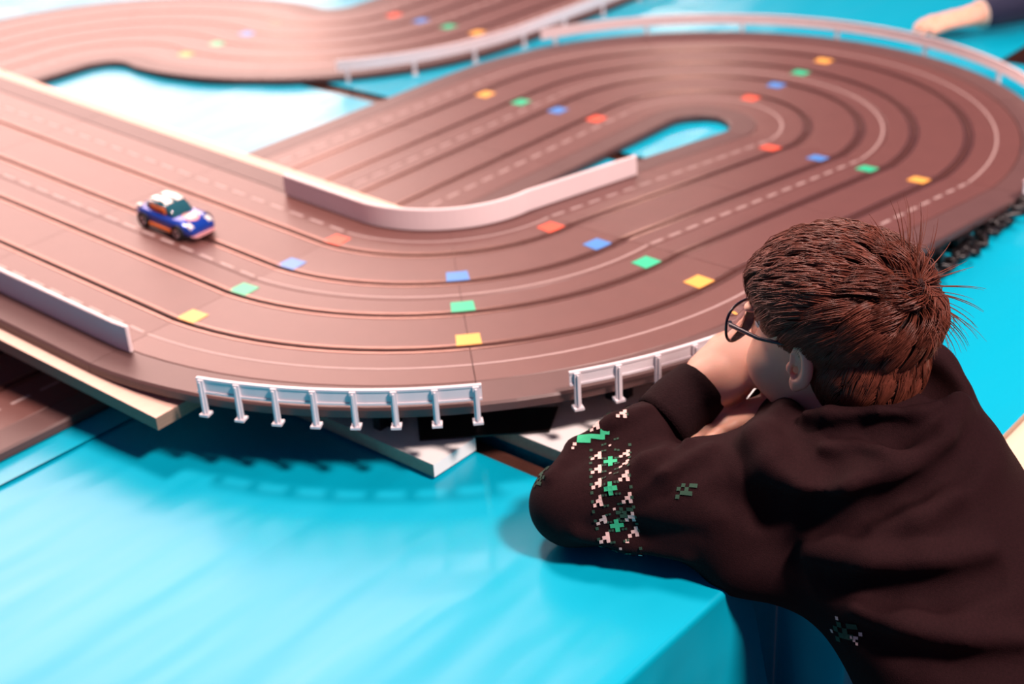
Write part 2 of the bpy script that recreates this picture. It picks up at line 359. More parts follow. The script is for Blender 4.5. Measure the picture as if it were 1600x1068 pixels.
# guard rails
def fence(parts, k, label, npost, h=0.030, drop=0.016, plate=0.017, fm='fence'):
    f = empty('guard_rail', parts[0][0](parts[0][1], k)); tag(f, label, 'guard rail', 'white guard rails')
    pts = []
    for fn, t0, t1, n in parts:
        for i in range(n + 1):
            if pts and i == 0: continue
            pts.append((fn, t0 + (t1 - t0) * i / n))
    def band(name, ka, kb, z0, z1):
        V = []
        for fn, t in pts:
            for kk, dz in ((ka, z0), (ka, z1), (kb, z1), (kb, z0)):
                x, y, z = fn(t, kk); V.append((x, y, z + dz))
        N = len(pts)
        F = [(i * 4 + j, i * 4 + (j + 1) % 4, i * 4 + 4 + (j + 1) % 4, i * 4 + 4 + j) for i in range(N - 1) for j in range(4)] + [(3, 2, 1, 0), tuple((N - 1) * 4 + j for j in range(4))]
        bm = bmesh.new(); vs = [bm.verts.new(v) for v in V]
        for q in F: bm.faces.new([vs[i] for i in q])
        bmo(name, bm, M[fm], f)
    band('rail_plate', k - 0.010, k + 0.010, h - plate, h)
    band('top_lip', k - 0.028, k + 0.020, h - 0.0005, h + 0.0025)
    band('bottom_lip', k - 0.006, k + 0.028, h - plate - 0.001, h - plate + 0.0016)
    # posts, evenly spaced by length
    P = [Vector(fn(t, k)) for fn, t in pts]; acc = [0]
    for i in range(1, len(P)): acc.append(acc[-1] + (P[i] - P[i - 1]).length)
    for q in range(npost):
        s = acc[-1] * (0.02 + 0.96 * q / (npost - 1)); i = max(j for j in range(len(acc) - 1) if acc[j] <= s)
        u = (s - acc[i]) / (acc[i + 1] - acc[i]); c = P[i].lerp(P[i + 1], u)
        fn, t = pts[i]
        out = (Vector(fn(t, k + 1)) - Vector(fn(t, k))).normalized(); tan = (P[i + 1] - P[i]).normalized()
        bm = bmesh.new()
        def bx(o0, o1, w, z0, z1):
            vs = [bm.verts.new(c + out * o + tan * s_ + Vector((0, 0, z))) for z in (z0, z1) for o, s_ in ((o0, -w), (o1, -w), (o1, w), (o0, w))]
            for fc in ((3, 2, 1, 0), (4, 5, 6, 7), (0, 1, 5, 4), (1, 2, 6, 5), (2, 3, 7, 6), (3, 0, 4, 7)): bm.faces.new([vs[j] for j in fc])
        bx(0.001, 0.005, 0.0038, -drop, h + 0.001)
        bx(0.001, 0.0075, 0.0012, -drop, h - 0.001)
        bx(-0.004, 0.009, 0.0062, -drop - 0.003, -drop)
        bmo('post', bm, M[fm], f)
    return f
fence([(seg_arc, 0.497, 0.82, 18)], 4.60, 'white eight-post guard rail on the outside of the front bend', 8)
fence([(seg_arc, 0.0, 0.40, 18)], 4.60, 'white guard rail running towards the boy\'s hand', 9, plate=0.015)
fence([(seg_u, 0.13, 1.0, 40), (seg_near, 0, 0.06, 2)], 4.64, 'long white guard rail around the outside of the far hairpin', 9, h=0.034, plate=0.020, fm='barrier')  # this rail and the next: brighter white, light on them put into the colour
fence([(w_b, 0.52, 1, 16), (w_out, 0, 0.7, 6)], -1.62, 'blurred white guard rail along the far winding track', 8, h=0.036, plate=0.022, fm='barrier')

# ------------------------------------------------------------------ bridge deck and boards
def prism(name, pts, z0, z1, mats, parent=None, side_mat=None, bev=0.0):
    bm = bmesh.new(); n = len(pts)
    if not isinstance(z0, (list, tuple)): z0 = [z0] * n
    if not isinstance(z1, (list, tuple)): z1 = [z1] * n
    lo = [bm.verts.new((p[0], p[1], z)) for p, z in zip(pts, z0)]; hi = [bm.verts.new((p[0], p[1], z)) for p, z in zip(pts, z1)]
    bm.faces.new(lo[::-1]); bm.faces.new(hi)
    for i in range(n):
        f = bm.faces.new((lo[i], lo[(i + 1) % n], hi[(i + 1) % n], hi[i]))
        if side_mat: f.material_index = 1
    if bev: bmesh.ops.bevel(bm, geom=bm.edges[:], offset=bev, segments=1, affect='EDGES')
    return bmo(name, bm, [mats] + ([side_mat] if side_mat else []), parent)
def LP(s, k):  # point beside the bridge straight: s metres past the bend, k lanes
    v = C2 + NE * (RB + S * k) + DE * s; return (v.x, v.y)
def deckz(s): return ZB + (ZC - ZB) * (s / 1.75) * 1.25 - TKH - 0.001
dk = empty('bridge_deck', (*LP(0.5, 1.5), 0)); tag(dk, 'pale plywood bridge deck carrying the straight at the left over the lower track', 'plywood deck')
ss = (-0.15, 1.8)
prism('deck_board', [LP(ss[0], 4.69), LP(ss[0], -1.95), LP(ss[1], -1.95), LP(ss[1], 4.69)],
      [deckz(s) - 0.018 for s in (ss[0], ss[0], ss[1], ss[1])], [deckz(s) for s in (ss[0], ss[0], ss[1], ss[1])], M['wood'], dk, M['woodedge_shade'])
# feet of the deck, standing on the tables clear of the lower track
for nm, s, k in (('a', 0.10, -1.6), ('b', 1.55, -1.2), ('c', 1.62, 4.5)):
    x, y = LP(s, k)
    z1 = deckz(s) - 0.019
    prism('deck_block', [(x - 0.02, y - 0.02), (x + 0.02, y - 0.02), (x + 0.02, y + 0.02), (x - 0.02, y + 0.02)], TZ + 0.001, z1, M['wood'], dk)
# white boards under the bend
def board(name, a0, a1, b0, b1, label, top=0.006):
    o = prism(name, [T(a0, b0), T(a1, b0), T(a1, b1), T(a0, b1)], TZ + 0.003, top, M['melamine'], None, M['boardedge_shade'])
    me = o.data
    for p in me.polygons:
        n = p.normal
        if n.dot(-NN) > 0.7: p.material_index = 0  # side towards the key lamp stays white, other sides keep the painted shade
    return tag(o, label, 'board')
board('white_board', -0.075, 0.002, 0.40, 0.95, 'white melamine board whose corner sticks out under the front guard rail')
board('white_board', 0.040, 0.42, 0.10, 0.70, 'white melamine board under the boy\'s forearm')
x0, x1, x2, x3 = [T(*q) for q in ((-0.046, 0.451), (0.066, 0.331), (0.12, 0.36), (0.0, 0.50))]
prism('black_sheet', [x0, x1, x2, x3], 0.0072, 0.0092, M['blacksheet']).data.name = 'black_sheet'
tag(bpy.data.objects['black_sheet'], 'thin black plastic sheet lying across the two white boards', 'sheet')

# black trestle supports under the ramp
def support(fn, t, k, label):
    x, y, z = fn(t, k); top = z - TKH - 0.001
    bm = bmesh.new()
    def bx(cx, cy, hx, hy, z0, z1):
        vs = [bm.verts.new((x + D.x * (cx + sx * hx) + NN.x * (cy + sy * hy), y + D.y * (cx + sx * hx) + NN.y * (cy + sy * hy), zz)) for zz in (z0, z1) for sx, sy in ((-1, -1), (1, -1), (1, 1), (-1, 1))]
        for fc in ((3, 2, 1, 0), (4, 5, 6, 7), (0, 1, 5, 4), (1, 2, 6, 5), (2, 3, 7, 6), (3, 0, 4, 7)): bm.faces.new([vs[j] for j in fc])
    b0 = TZ + 0.002
    if top - b0 > 0.012:
        bx(0, 0, 0.03, 0.03, b0, b0 + 0.004); bx(0, 0, 0.006, 0.02, b0 + 0.004, top - 0.004); bx(0, 0, 0.02, 0.006, b0 + 0.004, top - 0.004); bx(0, 0, 0.035, 0.012, top - 0.004, top)
    else: bx(0, 0, 0.03, 0.02, b0, top)
    tag(bmo('track_support', bm, M['black']), label, 'support', 'black supports under the ramp')
for t, w in ((0.18, 'first from the hairpin'), (0.34, 'second from the hairpin'), (0.5, 'third from the hairpin'), (0.66, 'fourth from the hairpin, behind the boy\'s hair')):
    support(seg_near, t, 4.42, 'small black plastic support under the ramp edge, ' + w)
for t, w in ((0.3, 'behind the boy\'s cuff'), (0.62, 'behind the eight-post guard rail')): support(seg_arc, t, 3.6, 'small black plastic support under the front bend, ' + w)
# crumpled black cable bundle below the ramp edge
def tube(name, pts, r, m, parent=None, n=8):
    pts = [Vector(p) for p in pts]; bm = bmesh.new(); rings = []
    rr = r if isinstance(r, (list, tuple)) else [r] * len(pts)
    ref = Vector((0, 0, 1))
    for i, p in enumerate(pts):
        t = (pts[min(i + 1, len(pts) - 1)] - pts[max(i - 1, 0)]).normalized()
        if abs(t.dot(ref)) > 0.95: ref = Vector((1, 0, 0))
        u = t.cross(ref).normalized(); v = u.cross(t)
        rings.append([bm.verts.new(p + (u * math.cos(6.2832 * j / n) + v * math.sin(6.2832 * j / n)) * rr[i]) for j in range(n)])
    for a, b in zip(rings, rings[1:]):
        for j in range(n): bm.faces.new((a[j], a[(j + 1) % n], b[(j + 1) % n], b[j]))
    bm.faces.new(rings[0][::-1]); bm.faces.new(rings[-1])
    return bmo(name, bm, m, parent, True)
rr_ = random.Random(3)
cab = []
for i in range(150):
    t = -0.02 + 0.62 * i / 149
    x, y, _ = seg_near(t + 0.012 * math.sin(i * 0.9), 4.62 + 0.10 * math.sin(i * 0.43) + 0.07 * math.sin(i * 0.97 + 1)); cab.append((x, y, TZ + 0.009 + 0.004 * math.sin(i * 0.61)))
tag(tube('cable_bundle', cab, 0.0050, M['black']), 'tangled black cable lying along the ramp edge right of the boy\'s hair', 'cable')

# ------------------------------------------------------------------ implicit surface modelling
class Field:
    def __init__(s, lo, hi, h):
        s.lo = np.array(lo, float); s.h = h
        s.n = np.ceil((np.array(hi) - s.lo) / h).astype(int) + 1
        s.D = np.full(s.n, 0.2, np.float32)
        s.ax = [s.lo[i] + h * np.arange(s.n[i]) for i in range(3)]
    def sub(s, lo, hi):
        i0 = np.clip(((np.array(lo) - s.lo) / s.h).astype(int), 0, s.n); i1 = np.clip(((np.array(hi) - s.lo) / s.h).astype(int) + 2, 0, s.n)
        if (i1 <= i0).any(): return None, None
        sl = tuple(slice(a, b) for a, b in zip(i0, i1))
        P = np.stack(np.meshgrid(*[s.ax[i][sl[i]] for i in range(3)], indexing='ij'), -1).astype(np.float32)
        return sl, P
    def put(s, lo, hi, fn, k=0.01, mode='add', pad=0.0):
        m = max(k, 0.0) * 1.6 + 0.02 + pad
        sl, P = s.sub(np.array(lo) - m, np.array(hi) + m)
        if sl is None: return
        d = fn(P); a = s.D[sl]
        if mode == 'add':
            h = np.maximum(k - np.abs(a - d), 0) / max(k, 1e-6); s.D[sl] = np.minimum(a, d) - h * h * k * 0.25
        else:
            d = -d; h = np.maximum(k - np.abs(a - d), 0) / max(k, 1e-6); s.D[sl] = np.maximum(a, d) + h * h * k * 0.25
    def capsule(s, a, b, ra, rb=None, k=0.01, mode='add'):
        a = np.array(a, np.float32); b = np.array(b, np.float32); rb = ra if rb is None else rb; R = max(ra, rb)
        def fn(P):
            ab = b - a; t = np.clip(((P - a) @ ab) / max(float(ab @ ab), 1e-9), 0, 1)
            return np.linalg.norm(P - a - t[..., None] * ab, axis=-1) - (ra + (rb - ra) * t)
        s.put(np.minimum(a, b) - R, np.maximum(a, b) + R, fn, k, mode)
    def chain(s, pts, rs, k=0.01, mode='add'):
        for i in range(len(pts) - 1): s.capsule(pts[i], pts[i + 1], rs[i], rs[i + 1], k, mode)
    def ellipsoid(s, c, rad, B=None, k=0.01, mode='add'):
        c = np.array(c, np.float32); rad = np.array(rad, np.float32); R = rad.max(); B = np.eye(3, dtype=np.float32) if B is None else np.array(B, np.float32)
        def fn(P):
            q = (P - c) @ B.T; k0 = np.linalg.norm(q / rad, axis=-1); k1 = np.linalg.norm(q / rad ** 2, axis=-1)
            return k0 * (k0 - 1) / np.maximum(k1, 1e-6)
        s.put(c - R, c + R, fn, k, mode)
    def sample(s, p):
        q = (np.asarray(p) - s.lo) / s.h; i = np.clip(np.floor(q).astype(int), 0, s.n - 2); f = q - i
        v = 0
        for dx in (0, 1):
            for dy in (0, 1):
                for dz in (0, 1):
                    w = (f[0] if dx else 1 - f[0]) * (f[1] if dy else 1 - f[1]) * (f[2] if dz else 1 - f[2])
                    v += w * s.D[i[0] + dx, i[1] + dy, i[2] + dz]
        return v
    def grad(s, p):
        e = s.h; g = np.array([s.sample(np.array(p) + e * np.eye(3)[i]) - s.sample(np.array(p) - e * np.eye(3)[i]) for i in range(3)])
        return g / (np.linalg.norm(g) + 1e-9)
    def trace(s, o, d, t0, t1):
        t = t0; o = np.array(o, float); d = np.array(d, float)
        while t < t1:
            p = o + d * t; q = (p - s.lo) / s.h
            if (q < 1).any() or (q > s.n - 3).any(): t += 0.01; continue
            v = s.sample(p)
            if v < 0.0006: return p
            t += max(0.0008, v * 0.7)
        return None
    def mesh(s):
        Dv = s.D; S_ = Dv < 0
        c = np.zeros(np.array(s.n) - 1, np.int8)
        for dx in (0, 1):
            for dy in (0, 1):
                for dz in (0, 1): c += S_[dx:s.n[0] - 1 + dx, dy:s.n[1] - 1 + dy, dz:s.n[2] - 1 + dz]
        act = (c > 0) & (c < 8); I = np.argwhere(act); idx = np.full(act.shape, -1, np.int64); idx[act] = np.arange(len(I))
        acc = np.zeros((len(I), 3)); cnt = np.zeros(len(I))
        cor = [(a, b, d) for a in (0, 1) for b in (0, 1) for d in (0, 1)]
        for i, p in enumerate(cor):
            for q in cor[i + 1:]:
                if sum(abs(a - b) for a, b in zip(p, q)) != 1: continue
                va = Dv[I[:, 0] + p[0], I[:, 1] + p[1], I[:, 2] + p[2]]; vb = Dv[I[:, 0] + q[0], I[:, 1] + q[1], I[:, 2] + q[2]]
                m = (va < 0) != (vb < 0); t = np.where(m, va / np.where(m, va - vb, 1), 0)
                pt = np.array(p) + t[:, None] * (np.array(q) - np.array(p))
                acc[m] += pt[m]; cnt[m] += 1
        V = s.lo + s.h * (I + acc / np.maximum(cnt, 1)[:, None])
        F = []
        for ax in range(3):
            u, v = (ax + 1) % 3, (ax + 2) % 3
            sl0 = [slice(None)] * 3; sl1 = [slice(None)] * 3; sl0[ax] = slice(0, -1); sl1[ax] = slice(1, None)
            ch = S_[tuple(sl0)] != S_[tuple(sl1)]
            E_ = np.argwhere(ch); ok = (E_[:, u] > 0) & (E_[:, v] > 0) & (E_[:, u] < s.n[u] - 1) & (E_[:, v] < s.n[v] - 1); E_ = E_[ok]
            q = []
            for du, dv in ((-1, -1), (0, -1), (0, 0), (-1, 0)):
                J = E_.copy(); J[:, u] += du; J[:, v] += dv; q.append(idx[J[:, 0], J[:, 1], J[:, 2]])
            q = np.stack(q, 1); flip = ~S_[E_[:, 0], E_[:, 1], E_[:, 2]]; q[flip] = q[flip][:, ::-1]
            F.append(q)
        F = np.concatenate(F); F = F[(F >= 0).all(1)]
        return V, F
    def build(s, name, mats, parent=None, smooth_iter=2):
        V, F = s.mesh()
        for _ in range(smooth_iter):     # light relaxation of the grid pattern
            A = np.zeros_like(V); C_ = np.zeros(len(V))
            for i in range(4):
                a, b = F[:, i], F[:, (i + 1) % 4]
                np.add.at(A, a, V[b]); np.add.at(C_, a, 1); np.add.at(A, b, V[a]); np.add.at(C_, b, 1)
            V = 0.5 * V + 0.5 * A / np.maximum(C_, 1)[:, None]
        me = bpy.data.meshes.new(name)
        me.vertices.add(len(V)); me.vertices.foreach_set('co', V.astype(np.float32).ravel())
        me.loops.add(F.size); me.loops.foreach_set('vertex_index', F.astype(np.int32).ravel())
        me.polygons.add(len(F)); me.polygons.foreach_set('loop_start', np.arange(0, F.size, 4, dtype=np.int32))
        me.update(calc_edges=True); me.validate()
        return link(name, me, mats, parent, True)

def ray(u, v):
    d = FWD + R2 * ((u - 800) / FPX) - U2 * ((v - 534) / FPX); d.normalize()
    return np.array((0, 0, CAM_H)), np.array(d)

class Frame:
    """local (forward, right, up) frame of a head"""
    def __init__(s, c, az, pitch=0.0, roll=0.0, sc=1.0):
        F = Vector((math.sin(az), math.cos(az), 0)); R = Vector((F.y, -F.x, 0)); U = Vector((0, 0, 1))
        F, U = F * math.cos(pitch) + U * math.sin(pitch), U * math.cos(pitch) - F * math.sin(pitch)
        R, U = R * math.cos(roll) + U * math.sin(roll), U * math.cos(roll) - R * math.sin(roll)
        s.c = np.array(c, float); s.B = np.array([F, R, U]); s.s = sc
    def p(s, f, r, u): return s.c + s.s * (f * s.B[0] + r * s.B[1] + u * s.B[2])
    def tilt(s, yaw):   # basis rotated about the up axis
        c, q = math.cos(yaw), math.sin(yaw); F, R, U = s.B
        return np.array([F * c + R * q, R * c - F * q, U])
def add_head(fl, H):
    e = lambda c, r, k=0.012, mode='add', B=None: fl.ellipsoid(H.p(*c), np.array(r) * H.s, H.B if B is None else B, k * H.s, mode)
    e((-0.014, 0, 0.042), (0.092, 0.070, 0.074))
    e((0.022, 0, -0.012), (0.066, 0.060, 0.086), 0.02)
    e((0.030, 0, -0.058), (0.052, 0.049, 0.036), 0.02)
    e((0.076, 0, -0.080), (0.016, 0.020, 0.014), 0.02)
    for q in (-1, 1):
        e((0.054, q * 0.037, -0.030), (0.028, 0.024, 0.030), 0.02)
        e((0.093, q * 0.030, 0.014), (0.012, 0.016, 0.011), 0.010, 'sub')
        e((0.082, q * 0.030, 0.031), (0.010, 0.020, 0.006), 0.012)
    fl.capsule(H.p(0.084, 0, 0.020), H.p(0.101, 0, -0.012), 0.006 * H.s, 0.0095 * H.s, 0.012 * H.s)
    for q in (-1, 1): e((0.094, q * 0.010, -0.016), (0.008, 0.007, 0.006), 0.008)
    e((0.088, 0, -0.040), (0.009, 0.021, 0.0055), 0.008); e((0.086, 0, -0.049), (0.009, 0.018, 0.006), 0.008)
    e((0.099, 0, -0.0445), (0.006, 0.019, 0.0012), 0.003, 'sub')
    for q in (-1, 1):  # ears: flattened shell, hollowed, with rim and lobe
        B = H.tilt(q * 0.22)
        e((-0.012, q * 0.0735, 0.004), (0.0140, 0.0080, 0.0290), 0.004, 'add', B)
        e((-0.004, q * 0.0710, -0.021), (0.0070, 0.0060, 0.0105), 0.007, 'add', B)
        e((-0.0085, q * 0.0830, 0.006), (0.0090, 0.0090, 0.0205), 0.002, 'sub', B)
        e((-0.005, q * 0.0780, -0.005), (0.0055, 0.0090, 0.0090), 0.002, 'sub', B)
        e((0.004, q * 0.0725, -0.003), (0.0035, 0.0045, 0.0070), 0.004, 'add', B)
def add_hand(fl, wrist, palm_dir, back_n, side, curl, spread, L=0.145, thumb=(0.6, 0.5), sc=1.0):
    """wrist point, direction of the palm, normal out of the back of the hand, side=+1 thumb on palm_dir x back_n side; curl = per joint bend"""
    d = Vector(palm_dir).normalized(); nrm = Vector(back_n); nrm = (nrm - d * nrm.dot(d)).normalized(); s_ = d.cross(nrm) * side
    w = Vector(wrist); pl = 0.070 * sc
    B = np.array([d, s_, nrm])
    fl.ellipsoid(w + d * pl * 0.55, (0.050 * sc, 0.035 * sc, 0.0165 * sc), B, 0.014)
    fl.capsule(w - d * 0.01, w + d * 0.02, 0.021 * sc, 0.022 * sc, 0.012)
    for i, (off, ln) in enumerate(((0.026, 0.92), (0.009, 1.0), (-0.009, 0.94), (-0.025, 0.75))):
        base = w + d * (pl * (1.05 - 0.06 * abs(i - 1))) + s_ * off * sc
        fd = (d + s_ * spread * (1.2 - 0.8 * i)).normalized(); p = base; a = curl[0]
        pts = [w + d * pl * 0.5 + s_ * off * 0.8 * sc, base]; rr = [0.010 * sc, 0.0090 * sc]
        for j, sg in enumerate((0.034, 0.022, 0.018)):
            dd = fd * math.cos(a) - nrm * math.sin(a); p = p + dd * sg * ln * sc; pts.append(p); rr.append((0.0086, 0.0078, 0.0066)[j] * sc); a += curl[min(j + 1, len(curl) - 1)]
        fl.chain(pts, rr, 0.004)
    b = w + d * 0.018 * sc + s_ * 0.020 * sc
    t1 = b + (d * thumb[0] + s_ * thumb[1] - nrm * 0.25).normalized() * 0.036 * sc
    t2 = t1 + (d * (thumb[0] + 0.5) + s_ * thumb[1] * 0.4 - nrm * 0.30).normalized() * 0.028 * sc
    t3 = t2 + (d * (thumb[0] + 0.7) + s_ * thumb[1] * 0.1 - nrm * 0.35).normalized() * 0.020 * sc
    fl.chain([b, t1, t2, t3], [0.014 * sc, 0.0115 * sc, 0.0095 * sc, 0.008 * sc], 0.006)

# ------------------------------------------------------------------ the boy
AZ = math.radians(-42)
EAR = np.array((0.300, 1.334, 0.200))
_F = np.array((math.sin(AZ), math.cos(AZ), 0)); _R = np.array((_F[1], -_F[0], 0))
HC = EAR + _R * 0.070
H = Frame(HC, AZ, 0.0, 0.0)
C7 = np.array((0.405, 1.312, 0.105)); SL = np.array((0.278, 1.310, 0.070)); EL = np.array((0.056, 1.336, 0.036)); WL = np.array((0.212, 1.438, 0.112))
SR = np.array((0.462, 1.392, 0.065)); ER = np.array((0.44, 1.60, 0.035)); WR = np.array((0.300, 1.428, 0.084))
MID = np.array((0.462, 1.205, -0.05)); HIP = np.array((0.53, 1.08, -0.22))
boy = empty('person', (0.52, 1.0, FLOOR_Z))
tag(boy, 'child with glasses in a black patterned hoodie leaning chin on hands beside the track', 'person')
body = Field((-0.03, 1.12, -0.16), (0.62, 1.70, 0.34), 0.0026)
add_head(body, H)
body.chain([H.p(-0.022, 0, -0.04), C7 + np.array((-0.012, 0.012, -0.01)), MID], [0.052, 0.058, 0.09], 0.02)
body.chain([SL, EL, WL], [0.040, 0.030, 0.028], 0.01); body.chain([SR, ER, WR], [0.040, 0.030, 0.024], 0.01)
body.chain([SL, C7 - np.array((0, 0, 0.03)), SR], [0.05, 0.06, 0.05], 0.02)
add_hand(body, WL, (0.56, 0.17, 0.36), (-0.50, -0.40, 0.75), -1, (0.55, 0.8, 0.7), 0.02, thumb=(0.7, 0.35), sc=1.20)
add_hand(body, WR, (-0.95, -0.30, 0.05), (-0.05, 0.2, 0.95), 1, (0.15, 0.25, 0.25), 0.05, thumb=(0.8, 0.5), sc=0.90)
body.ellipsoid((0.243, 1.443, 0.122), (0.036, 0.030, 0.026), None, 0.006)
body.build('body', M['skin'], boy, 1)
for q in (-1, 1):
    for nm, off, r, m in (('eye', 0.0700, 0.0105, 'eye'), ('iris', 0.0768, 0.0052, 'iris')):
        bm = bmesh.new(); bmesh.ops.create_uvsphere(bm, u_segments=16, v_segments=10, radius=r, matrix=Matrix.Translation(Vector(H.p(off, q * 0.030, 0.013)))); bmo(nm, bm, M[m], boy, True)

# hoodie
hd = Field((-0.09, 0.86, -0.36), (0.78, 1.74, 0.26), 0.0042)
Fb = np.array((-0.60, 0.80, 0)); Rb = np.array((0.80, 0.60, 0))
ax = (MID - C7) / np.linalg.norm(MID - C7); rb_ = Rb - ax * (Rb @ ax); rb_ /= np.linalg.norm(rb_); fb_ = np.cross(ax, rb_); TB = np.array([rb_, fb_, ax])
hd.ellipsoid(C7 + (MID - C7) * 0.62, (0.150, 0.095, 0.21), TB, 0.04)
hd.ellipsoid(MID + (HIP - MID) * 0.30, (0.138, 0.108, 0.19), TB, 0.05)
hd.ellipsoid(HIP, (0.150, 0.115, 0.13), TB, 0.05)
hd.chain([SL + np.array((0.01, 0.0, 0.0)), C7 + np.array((0, 0, -0.035)), SR], [0.058, 0.066, 0.058], 0.05)
hd.chain([SL, SL * 0.55 + EL * 0.45 + np.array((0, -0.004, -0.006)), EL], [0.064, 0.058, 0.046], 0.03)
hd.chain([EL, EL * 0.45 + WL * 0.55, WL * 0.80 + EL * 0.20], [0.046, 0.041, 0.031], 0.012)
hd.chain([SR, ER, WR * 0.8 + ER * 0.2], [0.058, 0.046, 0.036], 0.03)
# cloth sagging between upper arm and flank
hd.chain([SL + np.array((-0.06, -0.02, -0.030)), SL + np.array((-0.045, -0.050, -0.070)), MID + np.array((-0.07, 0.0, 0.03))], [0.045, 0.026, 0.05], 0.05)
# neck opening
hd.chain([H.p(-0.022, 0, -0.04), C7 + np.array((-0.01, 0.01, 0.01))], [0.060, 0.058], 0.015, 'sub')
# hood lying round the neck
cN = np.array(H.p(-0.035, 0, -0.085))
ring = []
for i in range(15):
    a = math.radians(-165 + 330 * i / 14)
    v = -_F * math.cos(a) * 0.088 + _R * math.sin(a) * 0.094
    ring.append(cN + v + np.array((0, 0, -0.020 + 0.012 * math.cos(a) + 0.040 * max(0, math.sin(a)))))
hd.chain(ring, [0.018 + 0.012 * (1 - abs(i - 7) / 7) + (0.008 if i > 7 else 0) for i in range(15)], 0.016)
hoodback = C7 + np.array((0.030, -0.030, 0.0))
hd.ellipsoid(hoodback, (0.085, 0.070, 0.036), np.array([Rb, -Fb, (0, 0, 1)]), 0.03)
hr = H.p(-0.060, 0.085, -0.060)
hd.chain([H.p(-0.105, 0.045, -0.085), hr, H.p(-0.01, 0.105, -0.055), H.p(0.05, 0.09, -0.09)], [0.036, 0.036, 0.032, 0.022], 0.025)
hd.ellipsoid(H.p(-0.090, 0.045, -0.045), (0.040, 0.034, 0.030), H.B, 0.02, 'sub')
# folds traced on the surface
def surf(u, v):
    o, d = ray(u, v); return hd.trace(o, d, 0.9, 2.3)
def ridge(pts, r, k, lift=0.0, mode='add'):
    P = [surf(u, v) for u, v in pts]; P = [p + hd_n(p) * lift for p in P if p is not None]
    n = len(P)
    if n > 1: hd.chain(P, [r * (0.35 + 0.65 * math.sin(math.pi * (i + 0.5) / n)) for i in range(n)], k, mode)
def hd_n(p): return hd.grad(p)
FOLDS = [
    ([(1495, 530), (1510, 575), (1500, 630), (1468, 688), (1400, 732), (1330, 757), (1262, 752), (1210, 725), (1188, 685), (1200, 645)], 0.019, 0.020, 0.002, 'add'),
    ([(1225, 650), (1240, 632), (1255, 628)], 0.020, 0.020, 0.004, 'add'),
    ([(1265, 655), (1300, 655), (1370, 655), (1430, 655), (1468, 640)], 0.010, 0.012, 0.007, 'add'),
    ([(1300, 680), (1350, 684), (1400, 684), (1448, 668)], 0.015, 0.014, 0.006, 'sub'),
    ([(1245, 715), (1285, 728), (1330, 722)], 0.020, 0.020, 0.008, 'sub'),
    ([(1290, 700), (1340, 700), (1380, 705)], 0.007, 0.012, 0.002, 'add'),
    ([(1130, 772), (1190, 795), (1270, 805), (1360, 795), (1420, 770)], 0.016, 0.022, 0.007, 'sub'),
    ([(1380, 800), (1440, 775), (1500, 730), (1525, 690)], 0.012, 0.020, 0.007, 'sub'),
    ([(1370, 830), (1430, 812), (1490, 775)], 0.010, 0.018, 0.000, 'add'),
    ([(1270, 862), (1360, 880), (1450, 882), (1540, 862)], 0.014, 0.022, 0.001, 'add'),
    ([(1290, 908), (1370, 924), (1460, 920), (1560, 905)], 0.014, 0.022, 0.007, 'sub'),
    ([(1345, 955), (1420, 985), (1500, 1000), (1590, 1000)], 0.014, 0.022, 0.001, 'add'),
    ([(1340, 985), (1420, 1020), (1500, 1035), (1590, 1035)], 0.013, 0.020, 0.007, 'sub'),
    ([(1075, 692), (1010, 722), (960, 762), (930, 810)], 0.009, 0.012, 0.001, 'add'),
    ([(1110, 700), (1040, 745), (985, 790)], 0.008, 0.012, 0.000, 'add'),
    ([(1100, 728), (1030, 764), (970, 800)], 0.008, 0.012, 0.005, 'sub'),
    ([(1010, 640), (960, 660), (900, 700), (860, 745)], 0.009, 0.012, 0.001, 'add'),
    ([(990, 665), (940, 690), (890, 730)], 0.006, 0.010, 0.004, 'sub'),
    ([(1035, 640), (1062, 680), (1050, 700)], 0.008, 0.010, 0.005, 'sub'),
    ([(1112, 690), (1135, 740), (1140, 790), (1155, 840)], 0.003, 0.004, 0.002, 'sub'),
    ([(900, 832), (980, 850), (1070, 868)], 0.008, 0.014, 0.000, 'add'),
    ([(930, 815), (1000, 830), (1090, 835)], 0.008, 0.014, 0.005, 'sub'),
]
for f in FOLDS: ridge(*f)
# soft irregularity of heavy sweat cloth
sl, P = hd.sub(hd.lo, hd.lo + hd.h * hd.n)
w = np.zeros(P.shape[:3], np.float32); r5 = np.random.default_rng(5)
for i in range(9):
    kv = r5.normal(0, 1, 3); kv *= r5.uniform(35, 80) / np.linalg.norm(kv); w += np.sin(P @ kv.astype(np.float32) + r5.uniform(0, 6.28)) / 9
hd.D[sl] += 0.0022 * w * np.clip(1 - np.abs(hd.D[sl]) / 0.05, 0, 1)
del P, w
hoodie = hd.build('hoodie', M['hoodie'], boy, 2)
